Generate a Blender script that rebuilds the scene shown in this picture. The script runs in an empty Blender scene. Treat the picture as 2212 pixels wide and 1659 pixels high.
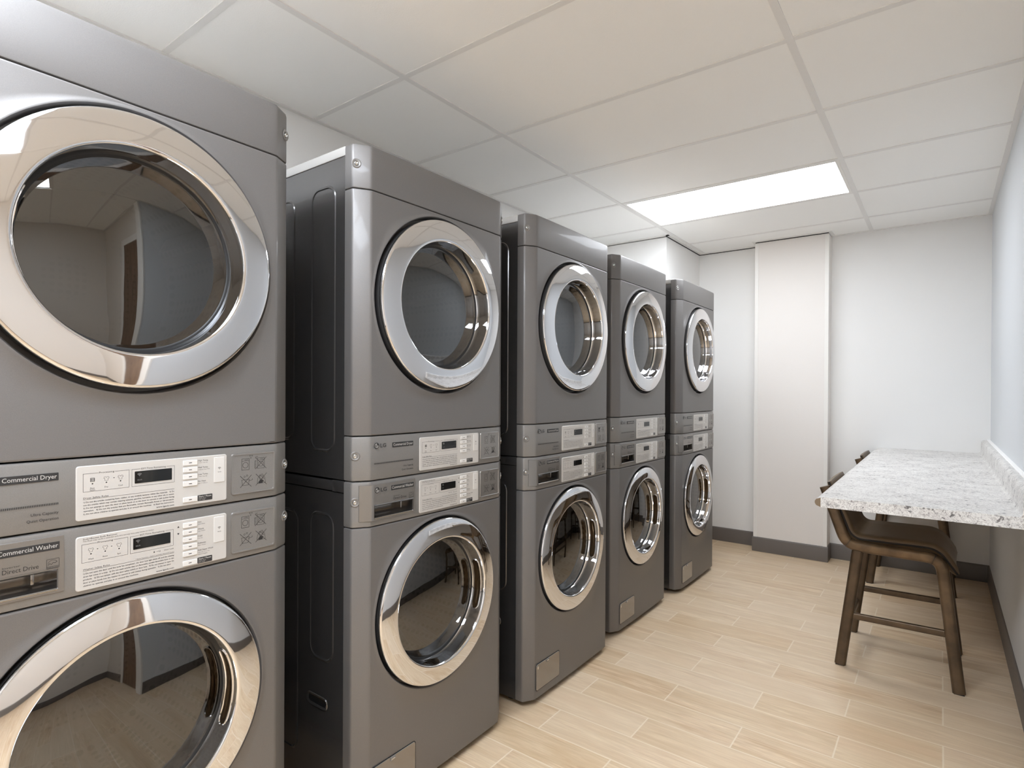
import bpy, bmesh, math
from mathutils import Vector, Matrix
PI = math.pi
sc = bpy.context.scene
col = sc.collection

# ------------------------------------------------------------------ helpers
def lin(c):
    return tuple(((v/255/12.92) if v/255 <= .04045 else ((v/255+.055)/1.055)**2.4) for v in c)+(1,)

class NT:
    def __init__(s, name):
        s.m = bpy.data.materials.new(name); s.m.use_nodes = True
        s.t = s.m.node_tree; s.t.nodes.clear()
        s.out = s.t.nodes.new('ShaderNodeOutputMaterial')
    def n(s, typ, ins=None, **kw):
        nd = s.t.nodes.new('ShaderNode'+typ)
        for k, v in kw.items(): setattr(nd, k, v)
        for k, v in (ins or {}).items():
            if hasattr(v, 'is_output') : s.t.links.new(v, nd.inputs[k])
            else: nd.inputs[k].default_value = v
        return nd
    def math(s, op, a, b=None, c=None):
        ins = {0: a}
        if b is not None: ins[1] = b
        if c is not None: ins[2] = c
        return s.n('Math', ins, operation=op).outputs[0]
    def mix(s, fac, a, b):
        nd = s.t.nodes.new('ShaderNodeMix'); nd.data_type = 'RGBA'
        for i, v in ((0, fac), (6, a), (7, b)):
            if hasattr(v, 'is_output'): s.t.links.new(v, nd.inputs[i])
            else: nd.inputs[i].default_value = v
        return nd.outputs[2]
    def ramp(s, fac, a, b, ca=(0,0,0,1), cb=(1,1,1,1)):
        nd = s.n('ValToRGB', {0: fac}); e = nd.color_ramp.elements
        e[0].position = a; e[1].position = b; e[0].color = ca; e[1].color = cb
        return nd.outputs[0]
    def coord(s, scale=(1,1,1)):
        tc = s.n('TexCoord')
        return s.n('Mapping', {'Vector': tc.outputs['Object'], 'Scale': scale}).outputs[0]
    def bsdf(s, base, rough=.5, metal=0., bump=None, strength=.1, dist=.001, **ins):
        d = {'Base Color': base, 'Roughness': rough, 'Metallic': metal}; d.update(ins)
        p = s.n('BsdfPrincipled', d)
        if bump is not None:
            b = s.n('Bump', {'Height': bump, 'Strength': strength, 'Distance': dist})
            s.t.links.new(b.outputs[0], p.inputs['Normal'])
        s.t.links.new(p.outputs[0], s.out.inputs[0]); return s.m

def mat_paint(name, rgb, rough=.6, bump=.15, scale=140, dist=.0012):
    t = NT(name); v = t.coord()
    n = t.n('TexNoise', {'Vector': v, 'Scale': scale, 'Detail': 3.}).outputs[0]
    n2 = t.n('TexNoise', {'Vector': v, 'Scale': 1.5, 'Detail': 2.}).outputs[0]
    c = t.mix(n2, lin([x-2 for x in rgb]), lin([min(255, x+2) for x in rgb]))
    return t.bsdf(c, rough, 0, n, bump, dist)

def mat_metal(name, rgb, rough=.3, metal=.8, coat=.0, flake=True, coat_rough=.06):
    t = NT(name); v = t.coord()
    n = t.n('TexNoise', {'Vector': v, 'Scale': 900., 'Detail': 1.}).outputs[0]
    c = t.mix(n, lin([x*.94 for x in rgb]), lin([min(255, x*1.06) for x in rgb])) if flake else lin(rgb)
    return t.bsdf(c, rough, metal, **{'Coat Weight': coat, 'Coat Roughness': coat_rough})

def mat_plain(name, rgb, rough=.5, metal=0., coat=0.):
    t = NT(name); v = t.coord()
    n = t.n('TexNoise', {'Vector': v, 'Scale': 60., 'Detail': 2.}).outputs[0]
    r = t.math('MULTIPLY_ADD', n, .06, rough-.03)
    return t.bsdf(lin(rgb), r, metal, **{'Coat Weight': coat})

M = {}
M['wall_white'] = mat_paint('wall_white_paint', (233,232,230), .55)
M['wall_panel'] = mat_paint('panel_paint', (229,224,219), .6, .25, 110)
M['wall_blue'] = mat_paint('wall_bluegrey_paint', (213,216,219), .5)
M['wall_beige'] = mat_paint('hall_beige_paint', (222,216,208), .6)
M['trim_white'] = mat_plain('white_trim', (232,229,224), .4)
M['tile'] = mat_paint('ceiling_tile', (245,244,241), .9, .3, 260)
M['grid'] = mat_plain('grid_bar', (228,226,223), .5)
M['gap'] = mat_plain('dark_gap', (12,12,12), .8)
M['base'] = mat_paint('vinyl_base', (104,97,91), .42, .04, 200)
M['body'] = mat_metal('graphite_paint', (118,115,113), .5, .5, .14)
M['side'] = mat_metal('side_paint', (98,96,95), .24, .75, .2)
M['top'] = mat_metal('top_paint', (174,171,167), .45, .2, .1)
M['panel'] = mat_metal('control_paint', (132,129,126), .48, .5, .14)
M['drawer'] = mat_metal('drawer_paint', (146,142,138), .28, .75, .2)
M['scoop'] = mat_metal('scoop_metal', (150,147,144), .18, .95, 0.)
M['iconp'] = mat_metal('icon_plate', (150,146,142), .3, .7, .2)
M['plate'] = mat_metal('label_plate', (196,192,187), .34, .15, 0., False)
M['button'] = mat_plain('button_white', (212,209,205), .3)
M['tab'] = mat_plain('tab_white', (202,199,195), .35)
M['ink'] = mat_plain('ink_dark', (40,38,37), .6)
M['inkl'] = mat_plain('ink_light', (190,187,182), .5)
M['tag'] = mat_plain('tag_dark', (44,43,43), .4)
M['screen'] = mat_plain('screen_black', (10,11,12), .08)
M['chrome'] = mat_metal('chrome', (226,226,228), .035, 1., 0., False)
M['screw'] = mat_metal('screw_chrome', (210,210,208), .15, 1., 0., False)
M['rubber'] = mat_plain('black_rubber', (14,14,15), .5)
M['grip_tint'] = mat_metal('handle_reflection_tint', (96,80,60), .12, .9, 0., False)  # brown-gold reflections in the grip slot, put into its metal colour
M['rim'] = mat_plain('door_rim_dark', (58,57,57), .35, .2)
M['hatch'] = mat_metal('hatch_paint', (146,142,138), .2, .75, .3)
M['foot'] = mat_plain('foot_dark', (60,58,56), .4, .5)
M['caulk'] = mat_plain('white_caulk', (246,245,243), .5)

def mat_drum(name, rgb, scale):
    t = NT(name); v = t.coord()
    w = t.n('TexVoronoi', {'Vector': v, 'Scale': scale, 'Randomness': 0.}).outputs[0]
    f = t.ramp(w, .30, .36)
    c = t.mix(f, lin([v*.45 for v in rgb]), lin(rgb))
    return t.bsdf(c, .3, .85)
M['drum'] = mat_drum('drum_steel', (120,118,116), 42.)
M['drum_back'] = mat_drum('drum_back_plate', (96,93,90), 60.)

def mat_glass(name, tint, ior):
    t = NT(name)
    fr = t.n('Fresnel', {'IOR': ior}).outputs[0]
    tr = t.n('BsdfTransparent', {'Color': tint})
    gl = t.n('BsdfGlossy', {'Color': (.95,.95,.95,1), 'Roughness': .015})
    mx = t.n('MixShader', {0: fr, 1: tr.outputs[0], 2: gl.outputs[0]})
    t.t.links.new(mx.outputs[0], t.out.inputs[0]); return t.m
M['glass_d'] = mat_glass('dryer_glass', (.055,.055,.057,1), 2.2)
M['glass_w'] = mat_glass('washer_glass', (.30,.295,.29,1), 2.1)
M['bowl'] = mat_glass('bowl_glass', (.82,.82,.83,1), 1.35)

def mat_floor():
    t = NT('wood_look_tile')
    tc = t.n('TexCoord'); xyz = t.n('SeparateXYZ', {0: tc.outputs['Object']})
    x, y = xyz.outputs[0], xyz.outputs[1]
    PW, PL = .1567, .602
    v = t.math('DIVIDE', t.math('SUBTRACT', y, 1.7665), PW)
    row = t.math('FLOOR', v); fv = t.math('FRACT', v)
    odd = t.math('FLOORED_MODULO', row, 2.)
    u = t.math('DIVIDE', t.math('SUBTRACT', t.math('SUBTRACT', x, -1.1915), t.math('MULTIPLY', odd, .298)), PL)
    cl = t.math('FLOOR', u); fu = t.math('FRACT', u)
    idv = t.n('CombineXYZ', {0: cl, 1: row, 2: 0.}).outputs[0]
    rnd = t.n('TexWhiteNoise', {0: idv}, noise_dimensions='3D')
    # wood grain, each tile shifted
    sh = t.n('VectorMath', {0: rnd.outputs['Color'], 1: (37., 37., 37.)}, operation='MULTIPLY').outputs[0]
    pos = t.n('VectorMath', {0: tc.outputs['Object'], 1: sh}, operation='ADD').outputs[0]
    g1v = t.n('Mapping', {'Vector': pos, 'Scale': (2.2, 17., 1.)}).outputs[0]
    g1 = t.n('TexNoise', {'Vector': g1v, 'Scale': 1.6, 'Detail': 5., 'Roughness': .55, 'Distortion': .6}).outputs[0]
    g2v = t.n('Mapping', {'Vector': pos, 'Scale': (6., 130., 1.)}).outputs[0]
    g2 = t.n('TexNoise', {'Vector': g2v, 'Scale': 1.5, 'Detail': 4., 'Roughness': .6}).outputs[0]
    g3v = t.n('Mapping', {'Vector': pos, 'Scale': (1.2, 5., 1.)}).outputs[0]
    g3 = t.n('TexNoise', {'Vector': g3v, 'Scale': 1.4, 'Detail': 3.}).outputs[0]
    c = t.mix(t.ramp(g1, .34, .66), lin((202,171,134)), lin((231,208,176)))
    c = t.mix(t.math('MULTIPLY', t.ramp(g2, .40, .64), .5), c, lin((174,142,110)))
    c = t.mix(t.math('MULTIPLY', t.ramp(g3, .5, .72), .5), c, lin((220,186,154)))
    c = t.mix(t.math('MULTIPLY', t.ramp(g3, .45, .2), .35), c, lin((210,188,154)))
    c = t.mix(t.math('MULTIPLY', rnd.outputs['Value'], .42), c, lin((228,210,187)))
    # grout
    gw = .0021
    du = t.math('MULTIPLY', t.math('MINIMUM', fu, t.math('SUBTRACT', 1., fu)), PL)
    dv = t.math('MULTIPLY', t.math('MINIMUM', fv, t.math('SUBTRACT', 1., fv)), PW)
    dd = t.math('MINIMUM', du, dv)
    gr = t.ramp(dd, gw*.8, gw*1.25)
    c = t.mix(gr, lin((233,217,194)), c)
    r = t.math('MULTIPLY_ADD', g2, .14, .25)
    h = t.math('ADD', t.math('MULTIPLY', g2, .25), gr)
    return t.bsdf(c, r, 0, h, .25, .0012)
M['floor'] = mat_floor()

def mat_stone():
    t = NT('speckled_stone'); v = t.coord()
    big = t.n('TexNoise', {'Vector': v, 'Scale': 14., 'Detail': 4.}).outputs[0]
    vein = t.n('TexNoise', {'Vector': v, 'Scale': 55., 'Detail': 6., 'Roughness': .65, 'Distortion': 1.4}).outputs[0]
    fl = t.n('TexNoise', {'Vector': v, 'Scale': 130., 'Detail': 3., 'Distortion': .8}).outputs[0]
    fl2 = t.n('TexNoise', {'Vector': v, 'Scale': 75., 'Detail': 2., 'Distortion': .5}).outputs[0]
    band = t.math('ABSOLUTE', t.math('SUBTRACT', vein, .5))
    line = t.ramp(band, .006, .035, (1,1,1,1), (0,0,0,1))
    c = t.mix(t.ramp(big, .35, .65), lin((232,230,226)), lin((216,213,209)))
    c = t.mix(t.math('MULTIPLY', line, .6), c, lin((138,128,126)))
    c = t.mix(t.math('MULTIPLY', t.ramp(fl, .60, .68), .75), c, lin((112,100,100)))
    k = t.math('MULTIPLY', t.ramp(fl2, .575, .65), t.ramp(big, .43, .58))
    c = t.mix(t.math('MULTIPLY', k, .85), c, lin((66,60,62)))
    return t.bsdf(c, .32)
M['stone'] = mat_stone()

def mat_wood():
    t = NT('door_wood'); v = t.coord((9., 9., 1.2))
    n = t.n('TexNoise', {'Vector': v, 'Scale': 3., 'Detail': 6., 'Distortion': 1.2}).outputs[0]
    return t.bsdf(t.mix(t.ramp(n, .35, .68), lin((92,70,54)), lin((132,106,84))), .45)
M['wood'] = mat_wood()

def mat_bronze():
    t = NT('stool_bronze'); v = t.coord()
    n = t.n('TexNoise', {'Vector': v, 'Scale': 22., 'Detail': 5.}).outputs[0]
    geo = t.n('NewGeometry')
    edge = t.ramp(geo.outputs['Pointiness'], .515, .56)
    c = t.mix(t.ramp(n, .35, .7), lin((98,80,60)), lin((128,105,78)))
    c = t.mix(t.math('MULTIPLY', edge, .5), c, lin((48,38,31)))
    return t.bsdf(c, .36, .45)
M['bronze'] = mat_bronze()
def mat_leather():
    t = NT('stool_leather'); v = t.coord()
    n = t.n('TexVoronoi', {'Vector': v, 'Scale': 420.}).outputs[0]
    n2 = t.n('TexNoise', {'Vector': v, 'Scale': 9., 'Detail': 3.}).outputs[0]
    c = t.mix(n2, lin((92,73,52)), lin((108,88,63)))
    return t.bsdf(c, .42, 0, n, .12, .0006)
M['leather'] = mat_leather()
M['seam'] = mat_plain('seam_dark', (34,27,23), .6)

def mat_emit(name, rgb, s):
    t = NT(name); e = t.n('Emission', {'Color': rgb, 'Strength': s})
    t.t.links.new(e.outputs[0], t.out.inputs[0]); return t.m
LIGHT = 9.6; NEAR = 19.5
M['lamp'] = mat_emit('lamp_diffuser', (.945, .995, 1.065, 1), LIGHT)
M['lamp_near'] = mat_emit('lamp_diffuser_near', (.915, 1.0, 1.11, 1), NEAR)

def obj(name, bm, mat, parent=None, smooth=35, loc=None, mats=None):
    me = bpy.data.meshes.new(name)
    bmesh.ops.remove_doubles(bm, verts=bm.verts, dist=1e-6)
    bm.to_mesh(me); bm.free()
    for m_ in (mats or [mat]): me.materials.append(m_)
    if smooth:
        for p in me.polygons: p.use_smooth = True
        me.set_sharp_from_angle(angle=math.radians(smooth))
    o = bpy.data.objects.new(name, me); col.objects.link(o)
    if parent: o.parent = parent
    if loc: o.location = loc
    return o
def tag(o, label, cat, group=None):
    o['label'] = label; o['category'] = cat
    if group: o['group'] = group
    return o
def empty(name, loc):
    o = bpy.data.objects.new(name, None); o.location = loc; o.empty_display_size = .1
    col.objects.link(o); return o
def struct(name, bm, mat, smooth=35, parent=None, mats=None):
    o = obj(name, bm, mat, parent, smooth, mats=mats)
    if not parent: o['kind'] = 'structure'
    return o
def B(): return bmesh.new()
def box(bm, x0, x1, y0, y1, z0, z1, bev=0, seg=2):
    vs = [bm.verts.new((x, y, z)) for x in (x0, x1) for y in (y0, y1) for z in (z0, z1)]
    fs = []
    for q in ((0,1,3,2),(4,6,7,5),(0,4,5,1),(2,3,7,6),(0,2,6,4),(1,5,7,3)):
        fs.append(bm.faces.new([vs[i] for i in q]))
    if bev:
        es = list({e for f in fs for e in f.edges})
        bmesh.ops.bevel(bm, geom=es, offset=bev, segments=seg, profile=.5, affect='EDGES')
    return fs
def quadgrid(bm, rows, close_u=False, mat=0):
    """rows: list of lists of points -> grid of quads"""
    V = [[bm.verts.new(p) for p in r] for r in rows]
    for i in range(len(V)-1):
        n = len(V[i]); rng = n if close_u else n-1
        for j in range(rng):
            k = (j+1) % n
            try:
                f = bm.faces.new((V[i][j], V[i][k], V[i+1][k], V[i+1][j])); f.material_index = mat
            except ValueError: pass
    return V
def lathe_x(bm, prof, cy, cz, n=96, mat=0, cap=False, x0=0):
    """revolve (r, x) round the x axis through (cy,cz)"""
    rows = []
    for r, x in prof:
        rows.append([(x0+x, cy+r*math.cos(2*PI*k/n), cz+r*math.sin(2*PI*k/n)) for k in range(n)])
    V = quadgrid(bm, rows, True, mat)
    if cap: bm.faces.new(V[-1]).material_index = mat
    return V
def rrect(y0, y1, z0, z1, r, n=5):
    pts = []
    for cy, cz, a0 in ((y1-r, z1-r, 0), (y0+r, z1-r, PI/2), (y0+r, z0+r, PI), (y1-r, z0+r, 1.5*PI)):
        for k in range(n+1):
            a = a0+PI/2*k/n; pts.append((cy+r*math.cos(a), cz+r*math.sin(a)))
    return pts
def slab(bm, y0, y1, z0, z1, xb, xf, r=.004, bev=.001, mat=0):
    """rounded plate facing +x from xb to xf"""
    r = min(r, (y1-y0)/2*.99, (z1-z0)/2*.99)
    o = rrect(y0, y1, z0, z1, r); i = rrect(y0+bev, y1-bev, z0+bev, z1-bev, max(r-bev, .0002))
    V = quadgrid(bm, [[(xb, a, b) for a, b in o], [(xf-bev, a, b) for a, b in o], [(xf, a, b) for a, b in i]], True, mat)
    bm.faces.new(V[-1]).material_index = mat
def ringbead(bm, y0, y1, z0, z1, x, w, h, r=.006, mat=0):
    """raised bead following a rounded rectangle, on plane x facing +x"""
    rows = []
    for off, hh in ((0, 0), (w*.25, h), (w*.75, h), (w, -.0005)):
        rows.append([(x+hh, a, b) for a, b in rrect(y0+off, y1-off, z0+off, z1-off, max(r-off, .0006))])
    quadgrid(bm, rows, True, mat)
def stroke(bm, pts, w, x, closed=False, mat=0):
    n = len(pts)
    for i in range(n if closed else n-1):
        a = Vector(pts[i]); b = Vector(pts[(i+1) % n]); d = b-a
        if d.length < 1e-7: continue
        d.normalize(); p = Vector((-d.y, d.x))*w/2; e = d*w*.3
        q = [a-e-p, b+e-p, b+e+p, a-e+p]
        bm.faces.new([bm.verts.new((x, v.x, v.y)) for v in q]).material_index = mat
def circ(cy, cz, r, n=20, a0=0, a1=2*PI):
    return [(cy+r*math.cos(a0+(a1-a0)*k/n), cz+r*math.sin(a0+(a1-a0)*k/n)) for k in range(n+1)]
def disc(bm, cy, cz, r, x, n=28, mat=0):
    bm.faces.new([bm.verts.new((x, a, b)) for a, b in circ(cy, cz, r, n)[:-1]]).material_index = mat

_dg = None
_cache = {}
def text_tris(s, bold):
    key = (s, bold)
    if key in _cache: return _cache[key]
    cu = bpy.data.curves.new('tmp', 'FONT'); cu.body = s; cu.size = 1; cu.resolution_u = 2
    cu.offset = .012 if bold else 0
    o = bpy.data.objects.new('tmp', cu); col.objects.link(o)
    dg = bpy.context.evaluated_depsgraph_get(); dg.update()
    me = bpy.data.meshes.new_from_object(o.evaluated_get(dg))
    vs = [(v.co.x, v.co.y) for v in me.vertices]; fs = [tuple(p.vertices) for p in me.polygons]
    bpy.data.objects.remove(o); bpy.data.curves.remove(cu); bpy.data.meshes.remove(me)
    _cache[key] = (vs, fs); return _cache[key]
def text(bm, s, y, z, h, x, width=None, align='L', bold=False, mat=0):
    """h = capital height; baseline at z"""
    vs, fs = text_tris(s, bold)
    if not vs: return
    a = min(v[0] for v in vs); b = max(v[0] for v in vs)
    k = h/.69; kx = k if width is None else width/(b-a)
    w = (b-a)*kx
    oy = {'L': y, 'R': y-w, 'C': y-w/2}[align]
    V = [bm.verts.new((x, oy+(v[0]-a)*kx, z+v[1]*k)) for v in vs]
    for f in fs:
        try: bm.faces.new([V[i] for i in f]).material_index = mat
        except ValueError: pass
def tube(bm, pts, sec, up=Vector((0,1,0)), cap=True, mat=0):
    """sweep a closed section (list of (a,b)) along pts; a along 'up', b along the in-plane normal"""
    rows = []
    P = [Vector(p) for p in pts]
    for i, p in enumerate(P):
        t = (P[min(i+1, len(P)-1)]-P[max(i-1, 0)]).normalized()
        nrm = t.cross(up).normalized(); u2 = nrm.cross(t).normalized()
        rows.append([p+u2*a+nrm*b for a, b in sec])
    V = quadgrid(bm, rows, True, mat)
    if cap:
        bm.faces.new(list(reversed(V[0]))).material_index = mat; bm.faces.new(V[-1]).material_index = mat
def rsec(a, b, r, n=4):
    return rrect(-a/2, a/2, -b/2, b/2, r, n)

# ------------------------------------------------------------------ room numbers (metres)
ZC = 2.4366; XW = .262; YF = 4.943; XL = -2.222; YB = -1.75
GX = -1.6356; GY = 1.4967; MX = 1.2192; MY = .6096
BX, BY = -1.682, 4.20            # boxed-out corner
P0, P1, PY = -1.1853, -.6735, 4.7935   # projecting panel
DY1 = 1.12; DZ = 2.06             # the right wall ends here; the room widens towards the viewer
HX = 1.75                        # beige wall of the wider part

bm = B(); box(bm, XL-.1, HX+.1, YB-.1, YF+.1, -.06, 0); struct('floor', bm, M['floor'], 0)

bm = B(); box(bm, XL-.1, XL, YB-.1, YF+.1, 0, ZC+.05); struct('wall_left', bm, M['wall_white'], 0)
bm = B(); box(bm, XL, HX+.1, YF, YF+.1, 0, ZC+.05); struct('wall_far', bm, M['wall_white'], 0)
bm = B(); box(bm, XL, HX+.1, YB-.1, YB, 0, ZC+.05); struct('wall_back', bm, M['wall_white'], 0)
bm = B()
box(bm, XW, XW+.1, DY1, YF, 0, ZC+.05)
struct('wall_right', bm, M['wall_blue'], 0)
bm = B(); box(bm, XW+.1, HX, DY1+.02, DY1+.12, 0, ZC+.05); struct('wall_return', bm, M['wall_beige'], 0)
bm = B(); box(bm, HX, HX+.1, YB, DY1+.12, 0, ZC+.05); struct('wall_side', bm, M['wall_beige'], 0)
bm = B(); box(bm, XL, BX, BY, YF, 0, ZC-.006); struct('wall_corner', bm, M['wall_white'], 0)
bm = B(); box(bm, P0, P1, PY, YF, 0, ZC-.006); struct('wall_panel', bm, M['wall_panel'], 0)

# ceiling tiles (one surface of separate tiles) and its grid
xs = [XL, GX, GX+MX, XW, HX+.1]
bm = B()
def lit(i, k): return (i == 1 and k in (3, -3)) or (i == 2 and k == -3)
for i in range(4):
    k = -6
    while GY+k*MY < YF:
        y0, y1 = max(GY+k*MY, YB), min(GY+(k+1)*MY, YF)
        if y1 > y0 and not lit(i, k):
            e = .004
            box(bm, xs[i]+e, xs[i+1]-e, y0+e, y1-e, ZC+.004, ZC+.02)
        k += 1
box(bm, XL-.1, HX+.1, YB-.1, YF+.1, ZC+.035, ZC+.06)
struct('ceiling', bm, M['tile'], 0)
bm = B()
w = .012
for x in (GX, GX+MX): box(bm, x-w, x+w, YB, YF, ZC, ZC+.005)
k = -5
while GY+k*MY < YF:
    y = GY+k*MY
    for i in range(4): box(bm, xs[i]+(w if i else 0), xs[i+1]-w, y-w, y+w, ZC+.0012, ZC+.006)
    k += 1
struct('trim_1', bm, M['grid'], 0)
# wall angle
bm = B()
def angle(x0, x1, y0, y1): box(bm, x0, x1, y0, y1, ZC-.001, ZC+.004)
a = .022
angle(XL, XL+a, YB, BY); angle(BX, BX+a, BY-a, YF); angle(XL, BX+a, BY-a, BY); angle(BX+a, P0-a, YF-a, YF); angle(P0-a, P1+a, PY-a, PY)
angle(P0-a, P0, PY, YF); angle(P1, P1+a, PY, YF); angle(P1+a, XW, YF-a, YF); angle(XW-a, XW, DY1, YF-a); angle(XL, HX, YB, YB+a); angle(HX-a, HX, YB, DY1); angle(XW+.1, HX, DY1+.02-a, DY1+.02)
struct('trim_2', bm, M['grid'], 0)
# thin dark shadow reveal at the top of the boxed-out walls
bm = B()
box(bm, BX-.002, BX+.004, BY, YF, ZC-.006, ZC-.001); box(bm, P0, P1, PY-.004, PY+.002, ZC-.006, ZC-.001); box(bm, BX, P0, YF-.004, YF+.001, ZC-.006, ZC-.001)
struct('trim_3', bm, M['gap'], 0)
# corner strips on the projecting panel
bm = B()
for (x0, x1) in ((P0-.003, P0+.024), (P1-.024, P1+.003)): box(bm, x0, x1, PY-.003, PY, .112, ZC-.012, .001, 1)
for (x0, x1) in ((P0-.003, P0), (P1, P1+.003)): box(bm, x0, x1, PY, PY+.026, .112, ZC-.012, .0008, 1)
struct('trim_4', bm, M['trim_white'], 0)

# baseboards: profile with a small rounded top lip
BBP = [(.0, .0), (.010, .0), (.010, .092), (.0085, .096), (.0085, .099), (.0075, .107), (.004, .112), (.0, .113)]
def baseboard(name, runs):
    bm = B()
    for (x0, y0, x1, y1) in runs:
        d = Vector((x1-x0, y1-y0, 0)).normalized(); n = Vector((d.y, -d.x, 0))   # room on the right of travel
        rows = [[Vector((px, py, 0))+n*o+Vector((0, 0, z)) for o, z in BBP] for px, py in ((x0, y0), (x1, y1))]
        V = quadgrid(bm, rows, True)
        bm.faces.new(V[0]); bm.faces.new(list(reversed(V[1])))
    bmesh.ops.recalc_face_normals(bm, faces=bm.faces)
    return struct(name, bm, M['base'], 40)
baseboard('baseboard_far', [(BX, YF, P0, YF), (P1, YF, XW, YF)])
baseboard('baseboard_panel', [(P0, YF, P0, PY), (P0-.010, PY, P1+.010, PY), (P1, PY, P1, YF)])
baseboard('baseboard_right', [(XW, YF, XW, DY1+.0)])
baseboard('baseboard_left', [(XL, YB, XL, BY), (XL, BY, BX+.01, BY), (BX, BY, BX, YF)])
baseboard('baseboard_back', [(HX, YB, XL, YB)])
baseboard('baseboard_side', [(HX, DY1+.02, HX, YB)])
baseboard('baseboard_return', [(.98, DY1+.02, HX, DY1+.02)])

# door beside the end of the right wall (out of the picture; it shows in the chrome)
bm = B()
box(bm, XW-.004, XW+.104, DY1-.018, DY1, 0, ZC-.002, .003)
box(bm, .375, .445, DY1+.004, DY1+.02, 0, DZ+.07, .003); box(bm, .89, .96, DY1+.004, DY1+.02, 0, DZ+.07, .003); box(bm, .445, .89, DY1+.004, DY1+.02, DZ, DZ+.07, .003)
dframe = struct('door_1', bm, M['trim_white'], 0)
bm = B(); box(bm, .447, .888, DY1+.010, DY1+.019, .008, DZ-.002, .002); struct('door_leaf', bm, M['wood'], 0, dframe)

# ------------------------------------------------------------------ ceiling lights
def ceiling_light(k, label, x0, x1, m='lamp'):
    y0, y1 = GY+k*MY+.012, GY+(k+1)*MY-.012
    t = empty('ceiling_light', ((x0+x1)/2, (y0+y1)/2, ZC+.004))
    hx, hy = (x1-x0)/2, (y1-y0)/2
    bm = B(); f = .016
    for a in ((-hx, -hx+f, -hy, hy), (hx-f, hx, -hy, hy), (-hx+f, hx-f, -hy, -hy+f), (-hx+f, hx-f, hy-f, hy)): box(bm, *a, -.0035, .02)
    obj('light_frame', bm, M['trim_white'], t, 0)
    bm = B(); box(bm, -hx+f, hx-f, -hy+f, hy-f, .0, .012); obj('diffuser', bm, M[m], t, 0)
    tag(t, label, 'ceiling light'); return t
ceiling_light(3, 'bright rectangular ceiling panel light among the white ceiling tiles', GX+.013, GX+MX-.013)
ceiling_light(-3, 'rectangular ceiling panel light over the nearest machines, seen only as a reflection in the chrome', GX+.013, GX+MX-.013, 'lamp_near')
ceiling_light(-3, 'unseen square fill panel added in the ceiling above the viewer', GX+MX+.014, XW-.03, 'lamp_near')  # no lamp known here; added to brighten the near end of the room

# ------------------------------------------------------------------ washing machines and dryers
HW = .2991; DX, DYB = .027, .044
def bow(y): return .003*(1-(y/HW)**2) if abs(y) < HW else 0
PLAN = [(-.062, -HW-DYB), (-DX-.009, -HW-DYB), (-DX-.003, -HW-DYB+.0012), (-DX+.001, -HW-DYB+.004)]
PLAN += [(-.0035, -HW-.0045), (-.001, -HW-.001), (0, -HW+.004)]
PLAN_R = [(x, -y) for x, y in reversed(PLAN)]
MIDS = [i/12*.56-.28 for i in range(13)]
def pnorm(P, i):
    a = Vector(P[max(i-1, 0)]); b = Vector(P[min(i+1, len(P)-1)]); d = (b-a).normalized()
    return Vector((d.y, -d.x))
def shell(bm, z0, z1, cols=None, zrows=None, hole=None, top=.004, bot=.004, closed_top=False):
    mids = sorted(set(MIDS+(cols or [])))
    P = PLAN+[(bow(y), y) for y in mids]+PLAN_R
    zz = [(z0, .012), (z0, bot*.7), (z0+bot*.3, bot*.2), (z0+bot, 0)]+[(z, 0) for z in (zrows or [])]+[(z1-top, 0), (z1-top*.3, top*.2), (z1, top*.7), (z1, .012)]
    rows = []
    for z, ins in zz:
        r = []
        for i, p in enumerate(P):
            n = pnorm(P, i); r.append((p[0]-n.x*ins, p[1]-n.y*ins, z))
        rows.append(r)
    V = [[bm.verts.new(p) for p in r] for r in rows]
    for i in range(len(V)-1):
        for j in range(len(P)-1):
            if hole:
                yc = (P[j][1]+P[j+1][1])/2; zc = (zz[i][0]+zz[i+1][0])/2
                if hole[0] < yc < hole[1] and hole[2] < zc < hole[3]: continue
            bm.faces.new((V[i][j], V[i][j+1], V[i+1][j+1], V[i+1][j]))
    if closed_top: bm.faces.new(V[-1])
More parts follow.
